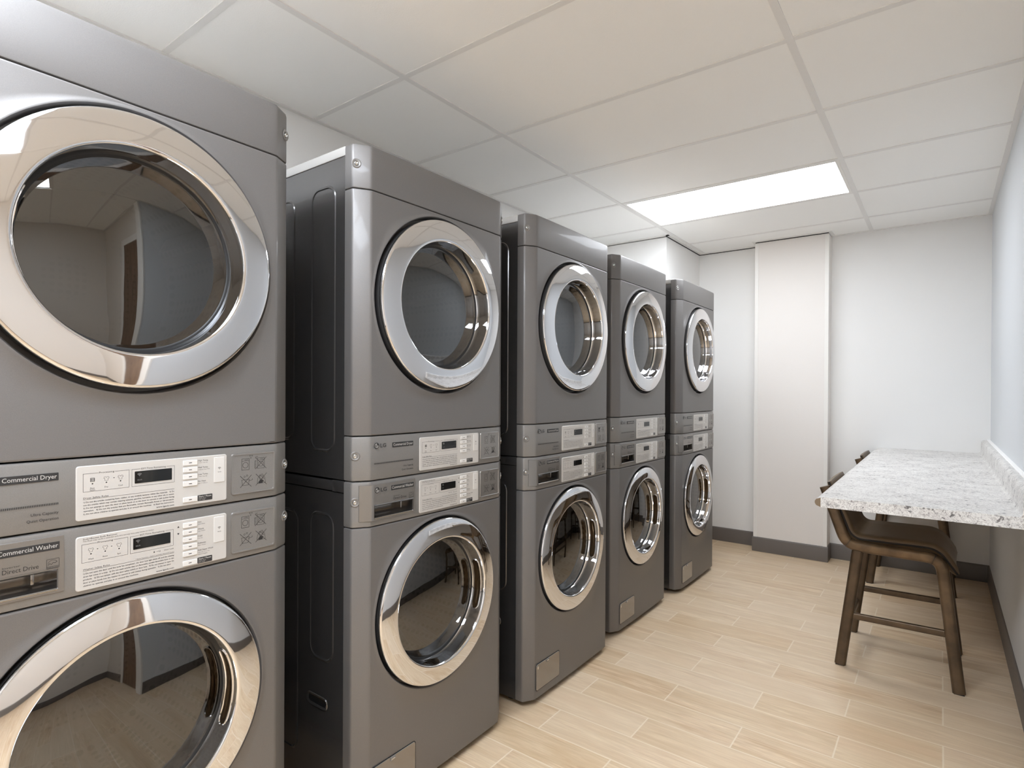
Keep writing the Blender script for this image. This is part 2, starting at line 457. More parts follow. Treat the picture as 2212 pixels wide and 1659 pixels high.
def holed_panel(bm, z0, z1, zc, yc=0, R=.280, lip=.010):
    e = .004
    # side bevels
    for P in (PLAN, PLAN_R):
        rows = []
        for z, ins in ((z0, .012), (z0, .003), (z0+.0012, .0008), (z0+e, 0), (z1-e, 0), (z1-.0012, .0008), (z1, .003), (z1, .012)):
            rows.append([(p[0]-pnorm(P, i).x*ins, p[1]-pnorm(P, i).y*ins, z) for i, p in enumerate(P)])
        quadgrid(bm, rows)
    yb = HW-.004
    for s, zz in ((1, ((z1-e, 0), (z1-.0012, .0008), (z1, .003), (z1, .012))), (-1, ((z0, .012), (z0, .003), (z0+.0012, .0008), (z0+e, 0)))):
        ys = [-yb+2*yb*k/24 for k in range(25)]
        quadgrid(bm, [[(bow(y)*(ins == 0 or ins < .001)-ins, y, z) for y in ys] for z, ins in zz])
    za, zb = z0+e, z1-e
    angs = [2*PI*k/120 for k in range(120)]
    for cy, cz in ((yb, zb), (-yb, zb), (-yb, za), (yb, za)): angs.append(math.atan2(cz-zc, cy-yc) % (2*PI))
    angs = sorted(set(round(a, 6) for a in angs))
    def hit(a):
        c, s = math.cos(a), math.sin(a)
        t = min(((yb-yc)/c if c > 0 else (-yb-yc)/c) if abs(c) > 1e-6 else 9, ((zb-zc)/s) if s > 1e-6 else (((za-zc)/s) if s < -1e-6 else 9))
        return c*t, s*t
    rows = []
    for f in (1, .6, .25, 0):
        r = []
        for a in angs:
            hy, hz = hit(a); c, s = math.cos(a)*(R+lip), math.sin(a)*(R+lip)
            y, z = c+(hy-c)*f, s+(hz-s)*f
            r.append((bow(y+yc), y+yc, zc+z))
        rows.append(r)
    for rr, dx in ((R+lip*.72, .0018), (R+lip*.36, .0014), (R+.001, -.002), (R, -.007), (R-.001, -.034), (.2, -.036)):
        rows.append([((bow(yc+rr*math.cos(a)) if dx > -.01 else 0)+dx, yc+rr*math.cos(a), zc+rr*math.sin(a)) for a in angs])
    quadgrid(bm, rows, True)
def fix(bm):
    bmesh.ops.remove_doubles(bm, verts=bm.verts, dist=1e-5)
    bmesh.ops.recalc_face_normals(bm, faces=bm.faces)

DOOR = [(.235, -.030), (.2640, -.026), (.2668, -.016), (.2675, .004), (.2672, .0095), (.2686, .0100), (.2692, .0150), (.2686, .0186), (.2668, .0206), (.262, .0220), (.250, .0242),
        (.236, .0268), (.220, .0290), (.210, .0301), (.2055, .0304), (.2025, .0297), (.2005, .0275), (.1995, .022), (.1975, -.010), (.1960, -.020), (.1935, -.0245)]
def build_door(root, zc, side, washer, yc):
    k = 1.003 if washer else 1.020; ko = .978 if washer else 1.016; xo = -.007 if washer else 0
    """side +1: grip at the +y side, -1: at the -y side"""
    bm = B(); rr = [(r*(k+(ko-k)*max(0, min(1, (r-.2055)/.06))), x) for r, x in DOOR]
    lathe_x(bm, rr[:5], yc, zc, 128, 1, x0=xo); lathe_x(bm, rr[4:], yc, zc, 128, 0, x0=xo); fix(bm)
    d = obj('door', bm, None, root, 60, mats=[M['chrome'], M['rim']])
    # dark seal ring + tinted pane
    bm = B(); lathe_x(bm, [(r*k, x) for r, x in [(.1950, -.0235), (.1920, -.0228), (.1885, -.0235), (.1860, -.0275)]], yc, zc, 96, x0=xo); fix(bm)
    obj('door_seal', bm, M['rubber'], d, 60)
    prof = [(.1895, -.0250), (.165, -.0192), (.13, -.0140), (.085, -.0100), (.04, -.0080), (.012, -.0074)]
    bm = B(); lathe_x(bm, [(r*k, x) for r, x in prof], yc, zc, 96, cap=True, x0=xo)
    o = obj('door_glass', bm, M['glass_w' if washer else 'glass_d'], d, 60)
    if washer:
        bm = B(); lathe_x(bm, [(.180, -.030), (.155, -.060), (.135, -.100), (.120, -.125), (.10, -.135), (.05, -.138), (.012, -.1385)], yc, zc, 72, cap=True)
        obj('glass_bowl', bm, M['bowl'], d, 60)
    # grip pocket on the sloping inner wall
    def wall(th, t, off):      # t 0..1 along the inner wall
        r = (.1993+(.1967-.1993)*t)*k - off; x = xo+.017+(-.018-.017)*t
        a = (0 if side > 0 else PI)+th
        return (x, yc+r*math.cos(a), zc+r*math.sin(a))
    L_ = .46; cap = .09
    def outline(g):
        pts = []
        for k in range(13):
            a = -PI/2+PI*k/12; pts.append((L_-cap+cap*g*math.cos(a), .5+.42*g*math.sin(a)))
        for k in range(1, 12):
            f = k/12; pts.append(((L_-cap)*(1-2*f), .5+.42*g))
        for k in range(13):
            a = PI/2+PI*k/12; pts.append((-(L_-cap)+cap*g*math.cos(a), .5+.42*g*math.sin(a)))
        for k in range(1, 12):
            f = k/12; pts.append((-(L_-cap)*(1-2*f), .5-.42*g))
        return pts
    bm = B()
    quadgrid(bm, [[wall(a, b, o_) for a, b in outline(g)] for g, o_ in ((1.0, -.001), (.97, .0025), (.86, .0028), (.80, .0006))], True)
    V = quadgrid(bm, [[wall(a, b, o_) for a, b in outline(g)] for g, o_ in ((.80, .0006), (.62, .0004), (.3, .0004), (.05, .0004))], True, 1)
    bm.faces.new(V[-1]).material_index = 1
    bmesh.ops.recalc_face_normals(bm, faces=bm.faces)
    obj('door_handle', bm, None, d, 60, mats=[M['chrome'], M['grip_tint'] if washer else M['chrome']])
    return d
def build_drum(root, zc, washer, yc):
    bm = B()
    lathe_x(bm, [(.200, -.045), (.207, -.06), (.245, -.075), (.25, -.09), (.25, -.42), (.235, -.44)], yc, zc, 72, 0)
    V = lathe_x(bm, [(.235, -.44), (.15, -.446), (.06, -.44), (.02, -.43)], yc, zc, 72, 1)
    bm.faces.new(V[-1]).material_index = 1
    for k in range(3):                                   # lifter vanes
        a = 2*PI*k/3+.4
        p = []
        for x in (-.10, -.40):
            p.append([(x, yc+r*math.cos(a+da), zc+r*math.sin(a+da)) for r, da in ((.25, -.16), (.215, -.05), (.215, .05), (.25, .16))])
        quadgrid(bm, p)
    fix(bm)
    obj('drum', bm, None, root, 40, mats=[M['drum'], M['drum_back']])

def side_emboss(bm, y, s, x0, x1, z0, z1, r=.04, w=.009, h=.0022):
    """raised rounded-rectangle bead pressed in the cabinet side; s = outward sign"""
    rows = []
    for off, hh in ((0, 0), (w*.35, h), (w*.65, h), (w, 0)):
        rows.append([(a, y+s*hh, b) for a, b in rrect(x0+off, x1-off, z0+off, z1-off, r-off)])
    quadgrid(bm, rows, True)
def cabinet(bm, z0, z1, washer):
    hy = HW+DYB-.003
    box(bm, -.74, -.064, -hy, -hy+.004, z0, z1); box(bm, -.74, -.064, hy-.004, hy, z0, z1)
    box(bm, -.745, -.738, -hy, hy, z0, z1); box(bm, -.74, -.034, -hy, hy, z0, z0+.004)
    box(bm, -.74, -.034, -hy, hy, z1-.004, z1)
    # folded front edge of each side
    for s in (-1, 1): box(bm, -.0685, -.0625, s*hy-.002, s*hy+.002, z0, z1)
    for s in (-1, 1):
        if washer:
            side_emboss(bm, s*hy, s, -.231, -.111, z0+.42, z1-.065); side_emboss(bm, s*hy, s, -.72, -.29, z0+.10, z1-.075)
        else:
            side_emboss(bm, s*hy, s, -.230, -.108, z0+.075, z1-.068); side_emboss(bm, s*hy, s, -.72, -.315, z0+.10, z1-.072)
BN = Vector((DYB, -(DX), 0)).normalized()          # outward normal of the left bevel
def screw(root, s, z, f=.82):
    c = Vector((-DX*f, s*(HW+DYB*f), z)); n = Vector((BN.x, s*-BN.y*-1, 0)); n = Vector((BN.x, s*abs(BN.y), 0))
    q = n.to_track_quat('X', 'Z').to_matrix().to_4x4(); mt = Matrix.Translation(c+n*.0004)@q
    bm = B()
    V = lathe_x(bm, [(.0135, -.0008), (.0115, .0010), (.0095, .0006), (.0070, -.0006)], 0, 0, 28, 0)
    V = lathe_x(bm, [(.0058, -.001), (.0058, .0008), (.0050, .0018), (.0034, .0022), (.0030, .0012), (.0005, .0010)], 0, 0, 20, 1)
    bm.verts.ensure_lookup_table()
    bmesh.ops.recalc_face_normals(bm, faces=bm.faces)
    bm.transform(mt)
    return obj('screw', bm, None, root, 50, mats=[M['panel'], M['screw']])
def logo(bm, yc, zc, x):
    """round face mark and two letters"""
    R = .0088
    disc(bm, yc, zc, R, x)
    stroke(bm, circ(yc, zc, R*.66, 22, -.15, -1.5*PI), R*.15, x+.0003, mat=1)
    stroke(bm, [(yc+R*.66, zc-R*.08), (yc+R*.2, zc-R*.08)], R*.15, x+.0003, mat=1)
    stroke(bm, [(yc-R*.02, zc+R*.42), (yc-R*.02, zc-R*.42), (yc+R*.22, zc-R*.42)], R*.15, x+.0003, mat=1)
    disc(bm, yc-R*.34, zc+R*.34, R*.13, x+.0003, 10, 1)
    text(bm, 'LG', yc+R*1.55, zc-.0055, .0108, x, .0215, bold=True)
def icon_marks(bm, y0, z0, x, w=.00075):
    def mach(cy, cz, s=1):
        stroke(bm, [(cy-.009*s, cz-.013*s), (cy+.009*s, cz-.013*s), (cy+.009*s, cz+.013*s), (cy-.009*s, cz+.013*s)], w, x, True)
        stroke(bm, circ(cy, cz-.002*s, .0065*s), w, x); stroke(bm, [(cy-.009*s, cz+.008*s), (cy+.009*s, cz+.008*s)], w*.8, x)
        stroke(bm, [(cy-.002*s, cz+.0105*s), (cy+.006*s, cz+.0105*s)], w, x)
    def cross(cy, cz, s=.0135):
        stroke(bm, [(cy-s, cz-s), (cy+s, cz+s)], w*1.3, x); stroke(bm, [(cy-s, cz+s), (cy+s, cz-s)], w*1.3, x)
    a = (y0-.020, z0+.021); mach(*a)
    for dx, dz in ((.013, .014), (.011, .019), (.016, .019)):
        stroke(bm, [(a[0]+dx-.002, a[1]+dz), (a[0]+dx+.002, a[1]+dz)], w*.8, x); stroke(bm, [(a[0]+dx, a[1]+dz-.002), (a[0]+dx, a[1]+dz+.002)], w*.8, x)
    b = (y0+.018, z0+.021); mach(b[0], b[1], .95); cross(b[0], b[1])
    stroke(bm, [(b[0]-.015, b[1]-.012), (b[0]-.015, b[1]+.006), (b[0]-.011, b[1]+.006)], w, x)
    for k in range(5): stroke(bm, [(b[0]-.015, b[1]-.010+k*.0035), (b[0]-.011, b[1]-.010+k*.0035)], w*.8, x)
    for k in range(3): stroke(bm, [(b[0]-.014+k*.002, b[1]+.013), (b[0]-.012+k*.002, b[1]+.017)], w*.7, x)
    c = (y0-.019, z0-.019)
    stroke(bm, [(c[0]-.010, c[1]+.004), (c[0]-.008, c[1]-.009), (c[0]+.006, c[1]-.009), (c[0]+.009, c[1]+.004)], w, x, True)
    stroke(bm, [(c[0]+.006, c[1]), (c[0]+.016, c[1]+.002), (c[0]+.016, c[1]+.005)], w, x)
    stroke(bm, circ(c[0]-.003, c[1]+.011, .0018, 10), w*.8, x); stroke(bm, circ(c[0]+.003, c[1]+.013, .0018, 10), w*.8, x); cross(*c)
    d = (y0+.019, z0-.018)
    bm.faces.new([bm.verts.new((x, d[0]+p, d[1]+q)) for p, q in ((-.007, -.009), (.003, -.010), (.006, -.003), (-.003, -.001))])
    stroke(bm, [(d[0]-.009, d[1]+.002), (d[0]-.004, d[1]+.010), (d[0]+.003, d[1]+.012), (d[0]+.009, d[1]+.003), (d[0]+.011, d[1]-.009), (d[0]-.010, d[1]-.010)], w, x, True)
    stroke(bm, circ(d[0], d[1]+.004, .005, 12), w, x); stroke(bm, [(d[0]-.004, d[1]+.010), (d[0]+.008, d[1])], w, x); cross(*d)
def shirt(bm, cy, cz, x, s=.0042, w=.0004):
    stroke(bm, [(cy-s, cz+s*.9), (cy-s*.35, cz+s*.9), (cy, cz+s*.5), (cy+s*.35, cz+s*.9), (cy+s, cz+s*.9), (cy+s*1.2, cz+s*.1), (cy+s*.7, cz), (cy+s*.7, cz-s), (cy-s*.7, cz-s), (cy-s*.7, cz), (cy-s*1.2, cz+s*.1)], w, x, True)
def wifi(bm, cy, cz, x, s, mat=0):
    for r in (.35, .68, 1.0): stroke(bm, circ(cy, cz, s*r, 10, PI*.25, PI*.75), s*.14, x, mat=mat)
    disc(bm, cy, cz, s*.12, x, 8, mat)

def label_plate(root, washer, zo):
    """zo: height of the machine base; all positions were read off the front face (0 = left end of the flat)"""
    o = -HW
    x = .0032; X1 = x+.0016; XT = X1+.00025
    za, zb = (.8685, .9715) if washer else (1.0015, 1.1055)
    za -= zo; zb -= zo
    dz = (.0035 if washer else .0035)-zo
    y0, y1 = o+.1895, o+.4745
    bm = B(); slab(bm, y0, y1, za, zb, 0, X1, .005, .0012); p = obj('label_plate', bm, M['plate'], root, 40)
    bm = B()                                                # ---- printing
    Z = lambda z: z+dz
    if not washer:
        scr = (.2877, .3577, 1.058, 1.0825); fr = (.2827, .3627, 1.0525, 1.087); pr = (.2007, .2777, 1.0525, 1.087); zrule = 1.038
        names = ['Flow', 'Dry', 'Cool']; ic = [.2157, .2387, .2627]; zi, zd, zt = 1.0745, 1.067, 1.0585
    else:
        scr = (.2852, .3552, .9245, .9475); fr = (.2802, .3607, .9180, .952); pr = (.1987, .2757, .918, .9525); zrule = .902
        names = ['Wash', 'Rinse', 'Spin']; ic = [.2135, .2370, .2605]; zi, zd, zt = .9405, .933, .9235
    lw = .0005
    def frame(f, gap0, gap1):
        a, b, c, d = f[0]+o, f[1]+o, Z(f[2]), Z(f[3])
        stroke(bm, [(gap0, d), (a, d), (a, c), (b, c), (b, d), (gap1, d)], lw, XT)
    m1 = (fr[0]+fr[1])/2+o; m2 = (pr[0]+pr[1])/2+o
    frame(fr, m1-.025, m1+.025); frame(pr, m2-.014, m2+.014)
    text(bm, 'EST.Time Remaining', m1, Z(fr[3]-.0014), .0032, XT, .046, 'C'); text(bm, 'Processing', m2, Z(pr[3]-.0014), .0032, XT, .0255, 'C')
    for i, yy in enumerate(ic):
        yy += o
        if i == 0 and not washer:
            stroke(bm, rrect(yy-.0035, yy+.0035, Z(zi-.0035), Z(zi+.0035), .0005, 2), .0005, XT, True)
            for k in range(4): stroke(bm, [(yy-.0025+k*.0017, Z(zi-.0027)), (yy-.0025+k*.0017, Z(zi+.0027))], .0008, XT)
        else: shirt(bm, yy, Z(zi), XT, .0036 if washer else .0038)
        if i and washer: stroke(bm, [(yy-.0135, Z(zi)), (yy-.0120, Z(zi))], .0012, XT)
        if i == 2 and not washer: stroke(bm, [(yy-.0120, Z(zi)), (yy-.0105, Z(zi))], .0012, XT)
        disc(bm, yy, Z(zd), .0013, XT, 12)
        text(bm, names[i], yy, Z(zt-.0014), .0027, XT, None, 'C')
    if not washer: text(bm, 'Sense', ic[0]+o, Z(zt-.0046), .0027, XT, None, 'C')
    text(bm, 'min', fr[1]+o-.004, Z(fr[2]+.0015), .0012, XT, None, 'R')
    # rules
    ry0, ry1 = .2007+o, .3622+o
    stroke(bm, [(ry0, Z(zrule)), (ry1, Z(zrule))], lw, XT)
    if not washer:
        text(bm, 'Dryer Safety Rules', ry0+.0005, Z(1.0392), .0030, XT, .041)
        lines = ['1) Do not dry articles containing foam, rubber, or any similarly textures rubber-like materials.   2) Do',
                 'not dry articles which may contain cleaning solvents, gasoline, kerosene, or any other oils or waxes.',
                 '3) Do not attempt to open the door or place hands on to the dryer to remove or add clothes during',
                 'operation.   4) Do not dry articles that are flammable, contain flammable fumes or dye products.',
                 '5) Do not allow children to operate and play in or around the machines.   6) Read the instructions.']
        zl = [1.0325-.0056*k for k in range(5)]; wd = [.161]*5; zw = 1.0035
    else:
        text(bm, 'Suds=Excess Suds Removal', ry0, Z(.9612), .0030, XT, .056)
        text(bm, 'Too Much soap results in extended cycle time and may leave soap residue on clothes.', ry0, Z(.9575), .0022, XT, .123)
        text(bm, 'Washer Safety Rules', ry0, Z(.9033), .0030, XT, .044)
        disc(bm, .324+o, Z(.9118), .0014, XT, 12); stroke(bm, [(.3285+o, Z(.9118)), (.333+o, Z(.9118))], .0005, XT); stroke(bm, circ(.3345+o, Z(.9118), .0014, 12), .0004, XT)
        text(bm, 'Door Lock', ry1-.0005, Z(.9105), .0026, XT, .0185, 'R')
        text(bm, '* Extra Function : Hold 3 seconds (Normal Cycle)', ry1, Z(.9035), .0020, XT, .073, 'R')
        lines = ['1) Do not open the door until the cycle has completed , the door lock light shuts off, and the rotating',
                 'drum has come to a stop.  2) Do not wash articles that are flammable, contain flammable fume or dye',
                 'products.   3) Do not tamper with the door safety switch or door lock.   4) Do not attempt to open the',
                 'door or place hands into the washer to remove or add clothes during operation.   5) Do not allow',
                 'children to operate and play in or around the machines.']
        zl = [.8968-.0058*k for k in range(5)]; wd = [.161, .161, .161, .155, .094]; zw = .8702
    for s, z, wv in zip(lines, zl, wd): text(bm, s, ry0+.0005, Z(z-.001), .0026, XT, wv, bold=True)
    text(bm, 'www.lgecls.com', ry1, Z(zw-.001), .0030, XT, .0345, 'R', True)
    # buttons' legends
    if not washer:
        bz = [1.090, 1.075, 1.060, 1.045, 1.0105]; nm = [('High Temp.', "T' Elevee  Temp. Alta"), ('Med Temp.', "T' Moyenne  Temp. Media"), ('Low Temp.', "T' Basse  Temp. Baja"), ('No Heat', 'Froid  Sin Calefaccion')]
    else:
        bz = [.9555, .9400, .9245, .9090, .8935, .8735]; nm = [('Hot', 'Chaud  Caliente'), ('Warm', 'Tiede  Templada'), ('Cold', 'Froid  Frio'), ('Delicates', 'Delicat  Delicados'), ('Add Super Wash', 'Long Lavage  Lavado Largo')]
        for zz, s in ((.955, 1), (.940, -1)):
            bm.faces.new([bm.verts.new((XT, .3707+o+a, Z(zz+b*s))) for a, b in ((-.0022, -.0018), (.0022, -.0018), (0, .0022))])
        text(bm, 'Custom Program', .4115+o, Z(.8862), .0020, XT)
    for (a, b), z in zip(nm, bz):
        text(bm, a, .4110+o, Z(z+.0012), .0033, XT); text(bm, b, .4112+o, Z(z-.0028), .0016, XT)
    wy = .4570+o; wz0, wz1 = (1.0405, 1.097) if not washer else (.906, .963)
    wz = (wz0+wz1)/2
    obj('printed_text', bm, M['ink'], p, 0)
    # display
    bm = B(); slab(bm, scr[0]+o, scr[1]+o, Z(scr[2]), Z(scr[3]), X1-.001, X1+.0008, .0012, .0004)
    s_ = obj('display', bm, M['screen'], p, 40)
    # buttons
    for k, z in enumerate(bz):
        bm = B(); slab(bm, .3797+o, .4092+o, Z(z-.0054), Z(z+.0054), X1-.001, X1+.0022, .0012, .0007)
        stroke(bm, [(.3915+o, Z(z)), (.3968+o, Z(z))], .0014, X1+.0024, mat=1)
        obj('button', bm, None, p, 40, mats=[M['button'], M['ink']])
    # dark start/pause tag
    bm = B(); zz = bz[-1]
    slab(bm, .4105+o, .4420+o, Z(zz-.0065), Z(zz+.0065), X1-.001, X1+.0004, .0014, .0002)
    text(bm, 'Start / Pause', .4125+o, Z(zz+.0015), .0034, X1+.0006, .027, bold=True, mat=1); text(bm, 'Depart / Pause', .4125+o, Z(zz-.0018), .0018, X1+.0006, mat=1); text(bm, 'Inicio / Pausa', .4125+o, Z(zz-.0048), .0018, X1+.0006, mat=1)
    obj('start_tag', bm, None, p, 0, mats=[M['tag'], M['inkl']])
    bm = B(); slab(bm, .4452+o, .4688+o, Z(wz0), Z(wz1), X1-.001, X1+.0012, .002, .0006)
    wifi(bm, wy, Z(wz+.001), X1+.0014, .0045, 1); text(bm, 'Wi-Fi', wy, Z(wz-.0065), .0024, X1+.0014, None, 'C', mat=1)
    obj('wireless_tab', bm, None, p, 40, mats=[M['tab'], M['ink']])
    bm = B(); wifi(bm, scr[0]+o+.0085, Z(scr[3]-.0095), X1+.001, .0052); text(bm, 'Wi-Fi', scr[0]+o+.0085, Z(scr[2]+.0055), .0026, X1+.001, None, 'C')
    obj('display_mark', bm, M['tagtxt'], p, 0)
    return p
M['tagtxt'] = mat_plain('screen_mark', (120,120,120), .5)

def icon_panel(root, z0, z1, flip=False):
    o = -HW; y0, y1 = o+.4885, o+.5895
    bm = B()
    ringbead(bm, y0-.004, y1+.004, z0-.004, z1+.004, .0016, .006, .0030, .007)
    slab(bm, y0-.0005, y1+.0005, z0-.0005, z1+.0005, -.0005, .0028, .003, .0006, 0)
    p = obj('icon_panel', bm, M['iconp'], root, 40)
    bm = B(); icon_marks(bm, (y0+y1)/2, (z0+z1)/2, .0031)
    if flip:
        bm.transform(Matrix.Translation((0, (y0+y1)/2, (z0+z1)/2))@Matrix.Rotation(PI, 4, 'X')@Matrix.Translation((0, -(y0+y1)/2, -(z0+z1)/2)))
    return obj('warning_icons', bm, M['ink'], p, 0)

def make_dryer():
    r = empty('tumble_dryer', (0, 0, 0)); zb = .9925
    q = lambda z: z-zb
    bm = B(); cabinet(bm, .0015, q(1.9235), False); obj('cabinet', bm, M['side'], r, 30)
    hy = HW+DYB-.001
    bm = B(); box(bm, -.745, -.0635, -hy, hy, q(1.925), q(1.9525), .003); obj('top_cover', bm, M['top'], r, 30)
    bm = B(); shell(bm, q(1.8265), q(1.9530), top=.010, closed_top=True); fix(bm); obj('top_fascia', bm, M['body'], r, 40)
    zc = q(1.5275); yc = -.004
    bm = B(); holed_panel(bm, q(1.1225), q(1.8245), zc, yc, .2815); fix(bm); obj('front_panel', bm, M['body'], r, 40)
    bm = B(); shell(bm, .0005, q(1.1200), top=.005, bot=.006); fix(bm); cp = obj('control_panel', bm, M['panel'], r, 40)
    label_plate(r, False, zb); icon_panel(r, q(1.0125), q(1.1005))
    o = -HW; X = .0030
    bm = B(); logo(bm, o+.0205, q(1.0925), X); obj('logo', bm, None, r, 0, mats=[M['tag'], M['inkl']])
    bm = B(); slab(bm, o+.0805, o+.1635, q(1.0835), q(1.0980), 0, X+.0002, .0012, .0003)
    text(bm, 'Commercial Dryer', o+.0833, q(1.0875), .0078, X+.0006, .0775, mat=1)
    obj('name_badge', bm, None, r, 0, mats=[M['tag'], M['inkl']])
    bm = B(); n = 62
    for k in range(n):
        y = o+.0109+(.1636-.0109)*(k+.5)/n; stroke(bm, [(y, q(1.0393)), (y, q(1.0423))], .0014, X)
    text(bm, 'Ultra Capacity', o+.1636, q(1.0225), .0050, X, .0405, 'R'); text(bm, 'Quiet Operation', o+.1636, q(1.0115), .0050, X, .0465, 'R')
    obj('panel_lettering', bm, M['ink'], r, 0)
    for s in (-1, 1):
        screw(r, s, q(1.0650)); screw(r, s, q(1.8950))
    build_door(r, zc, -1, False, yc); build_drum(r, zc, False, yc)
    return r
def make_washer():
    r = empty('washing_machine', (0, 0, 0))
    bm = B(); cabinet(bm, .026, .955, True)
    hy = HW+DYB-.003
    obj('cabinet', bm, M['side'], r, 30)
    for s in (-1, 1):                                     # pressed grip in each side
        bm = B()
        c = [(-.190+a, .319+b) for a, b in rrect(-.052, .052, -.019, .019, .018, 6)]
        ci = [(-.190+a, .319+b) for a, b in rrect(-.046, .046, -.013, .013, .0125, 6)]
        V = quadgrid(bm, [[(a, s*(hy+.0005), b) for a, b in c], [(a, s*(hy+.003), b) for a, b in [( -.190+(p+.190)*.97, .319+(q_-.319)*.93) for p, q_ in c]], [(a, s*(hy+.0026), b) for a, b in ci], [(a, s*(hy+.0006), b) for a, b in [(-.190+(p+.190)*.93, .319+(q_-.319)*.8) for p, q_ in ci]]], True)
        bm.faces.new(V[-1]).material_index = 1
        bmesh.ops.recalc_face_normals(bm, faces=bm.faces)
        obj('side_grip', bm, None, r, 50, mats=[M['side'], M['rubber']])
    bm = B(); h2 = hy+.002
    box(bm, -.745, -.118, -h2, h2, .957, .9875, .004); box(bm, -.118, -.0635, -h2-.001, h2+.001, .957, .9905, .002)
    obj('top_cover', bm, M['side'], r, 30)
    o = -HW
    hole = (o+.0115, o+.1615, .8825, .9215)
    bm = B(); shell(bm, .8605, .9905, cols=[hole[0], hole[1]], zrows=[hole[2], hole[3]], hole=hole, top=.006, bot=.005); fix(bm)
    obj('control_panel', bm, M['panel'], r, 40)
    zc = .5730; yc = -.009
    bm = B(); holed_panel(bm, .026, .8585, zc, yc, .2685, .0105); fix(bm); obj('front_panel', bm, M['body'], r, 40)
    # detergent drawer wrapping round the bevel, with a scooped grip
    bm = B()
    x = .0045
    d = Vector((-DX, -DYB)).normalized()
    left = [(-.001+d.x*.032+.0022, o+.003+d.y*.032-.0025), (.0030, o-.0005), (x, o+.004)]
    ys = [(x, y) for y in (hole[0], o+.06, o+.11, hole[1], o+.1715)]
    P = left+ys
    zs = [.8765, .8775, hole[2], hole[3], .9805, .9815]
    V = [[bm.verts.new((p[0]-(.0022 if k in (0, 5) else 0), p[1], z)) for p in P] for k, z in enumerate(zs)]
    for k in range(5):
        for j in range(len(P)-1):
            if k == 2 and 3 <= j < 6: continue
            bm.faces.new((V[k][j], V[k][j+1], V[k+1][j+1], V[k+1][j]))
    # edges going back
    n = len(P)
    for k in range(5):
        for j in (0, n-1):
            a, b = V[k][j], V[k+1][j]; e = [bm.verts.new((v.co.x-.004, v.co.y, v.co.z)) for v in (b, a)]
            bm.faces.new((a, b, e[0], e[1]))
    for k in (0, 5):
        for j in range(n-1):
            a, b = V[k][j], V[k][j+1]; e = [bm.verts.new((v.co.x-.004, v.co.y, v.co.z)) for v in (b, a)]
            bm.faces.new((a, b, e[0], e[1]))
    fix(bm)
    dw = obj('detergent_drawer', bm, M['drawer'], r, 30)
    bm = B()
    prof = [(x+.0006, hole[3]+.0012), (x+.0014, hole[3]-.0008), (x-.001, hole[3]-.0036), (-.018, hole[3]-.0045), (-.030, hole[3]-.007), (-.034, hole[3]-.014), (-.032, hole[3]-.022), (-.026, hole[2]+.009), (-.014, hole[2]+.0045), (-.003, hole[2]+.003), (x-.0004, hole[2]+.0026), (x+.0014, hole[2]+.0008), (x+.0006, hole[2]-.0012)]
    y0, y1 = hole[0]-.0005, hole[1]+.0005
    rows = [[(a, y, b) for a, b in prof] for y in (y0, y1)]
    quadgrid(bm, rows)
    for y in (y0, y1): bm.faces.new([bm.verts.new((a, y, b)) for a, b in prof])
    box(bm, -.0335, -.012, y1-.036, y1-.030, hole[2]+.012, hole[3]-.006, .0015)
    fix(bm)
    obj('drawer_grip', bm, M['scoop'], dw, 40)
    X = x+.0006
    bm = B(); logo(bm, o+.0215, .9640, X); obj('logo', bm, None, dw, 0, mats=[M['tag'], M['inkl']])
    bm = B(); slab(bm, o+.0745, o+.1648, .9567, .9712, x-.001, X, .0012, .0003); text(bm, 'Commercial Washer', o+.0772, .9607, .0078, X+.0004, .0850, mat=1)
    obj('name_badge', bm, None, dw, 0, mats=[M['tag'], M['inkl']])
    bm = B(); text(bm, 'Inverter', o+.0838, .9375, .0030, X, .0245); text(bm, 'Direct Drive', o+.0835, .9280, .0078, X, .0505)
    stroke(bm, rrect(o+.1455, o+.1640, .9235, .9405, .0006, 2), .0006, X, True)
    stroke(bm, circ(o+.1545, .9318, .0068, 14, .1*PI, .95*PI), .0005, X); stroke(bm, [(o+.1475, .9300), (o+.1500, .9325), (o+.1525, .9305), (o+.1550, .9335), (o+.1580, .9325), (o+.1610, .9350)], .0007, X)
    stroke(bm, [(o+.1460, .9268), (o+.1635, .9268)], .0005, X); text(bm, 'ENERGY STAR', o+.1548, .9243, .0016, X, .0165, 'C')
    obj('panel_lettering', bm, M['ink'], dw, 0)
    label_plate(r, True, 0); icon_panel(r, .8770, .9655)
    for s in (-1, 1): screw(r, s, .9335)
    build_door(r, zc, 1, True, yc); build_drum(r, zc, True, yc)
    # service hatch low on the left
    bm = B(); hx = .0044
    ringbead(bm, o+.0050, o+.1800, .0570, .1650, .0027, .0032, .0006, .010, 1)
    slab(bm, o+.0072, o+.1778, .0592, .1628, 0, hx, .009, .0012, 0)
    h = obj('service_hatch', bm, None, r, 40, mats=[M['hatch'], M['gap']])
    bm = B(); slab(bm, o+.0760, o+.0960, .1510, .1620, hx-.001, hx+.0022, .0025, .0008); slab(bm, o+.0790, o+.0930, .1535, .1580, hx+.002, hx+.0030, .0015, .0004, 1)
    obj('hatch_latch', bm, None, h, 40, mats=[M['panel'], M['screw']])
    bm = B(); slab(bm, o+.0135, o+.0215, .1430, .1550, hx-.001, hx+.0012, .003, .0005); obj('hatch_screw', bm, M['screw'], h, 40)
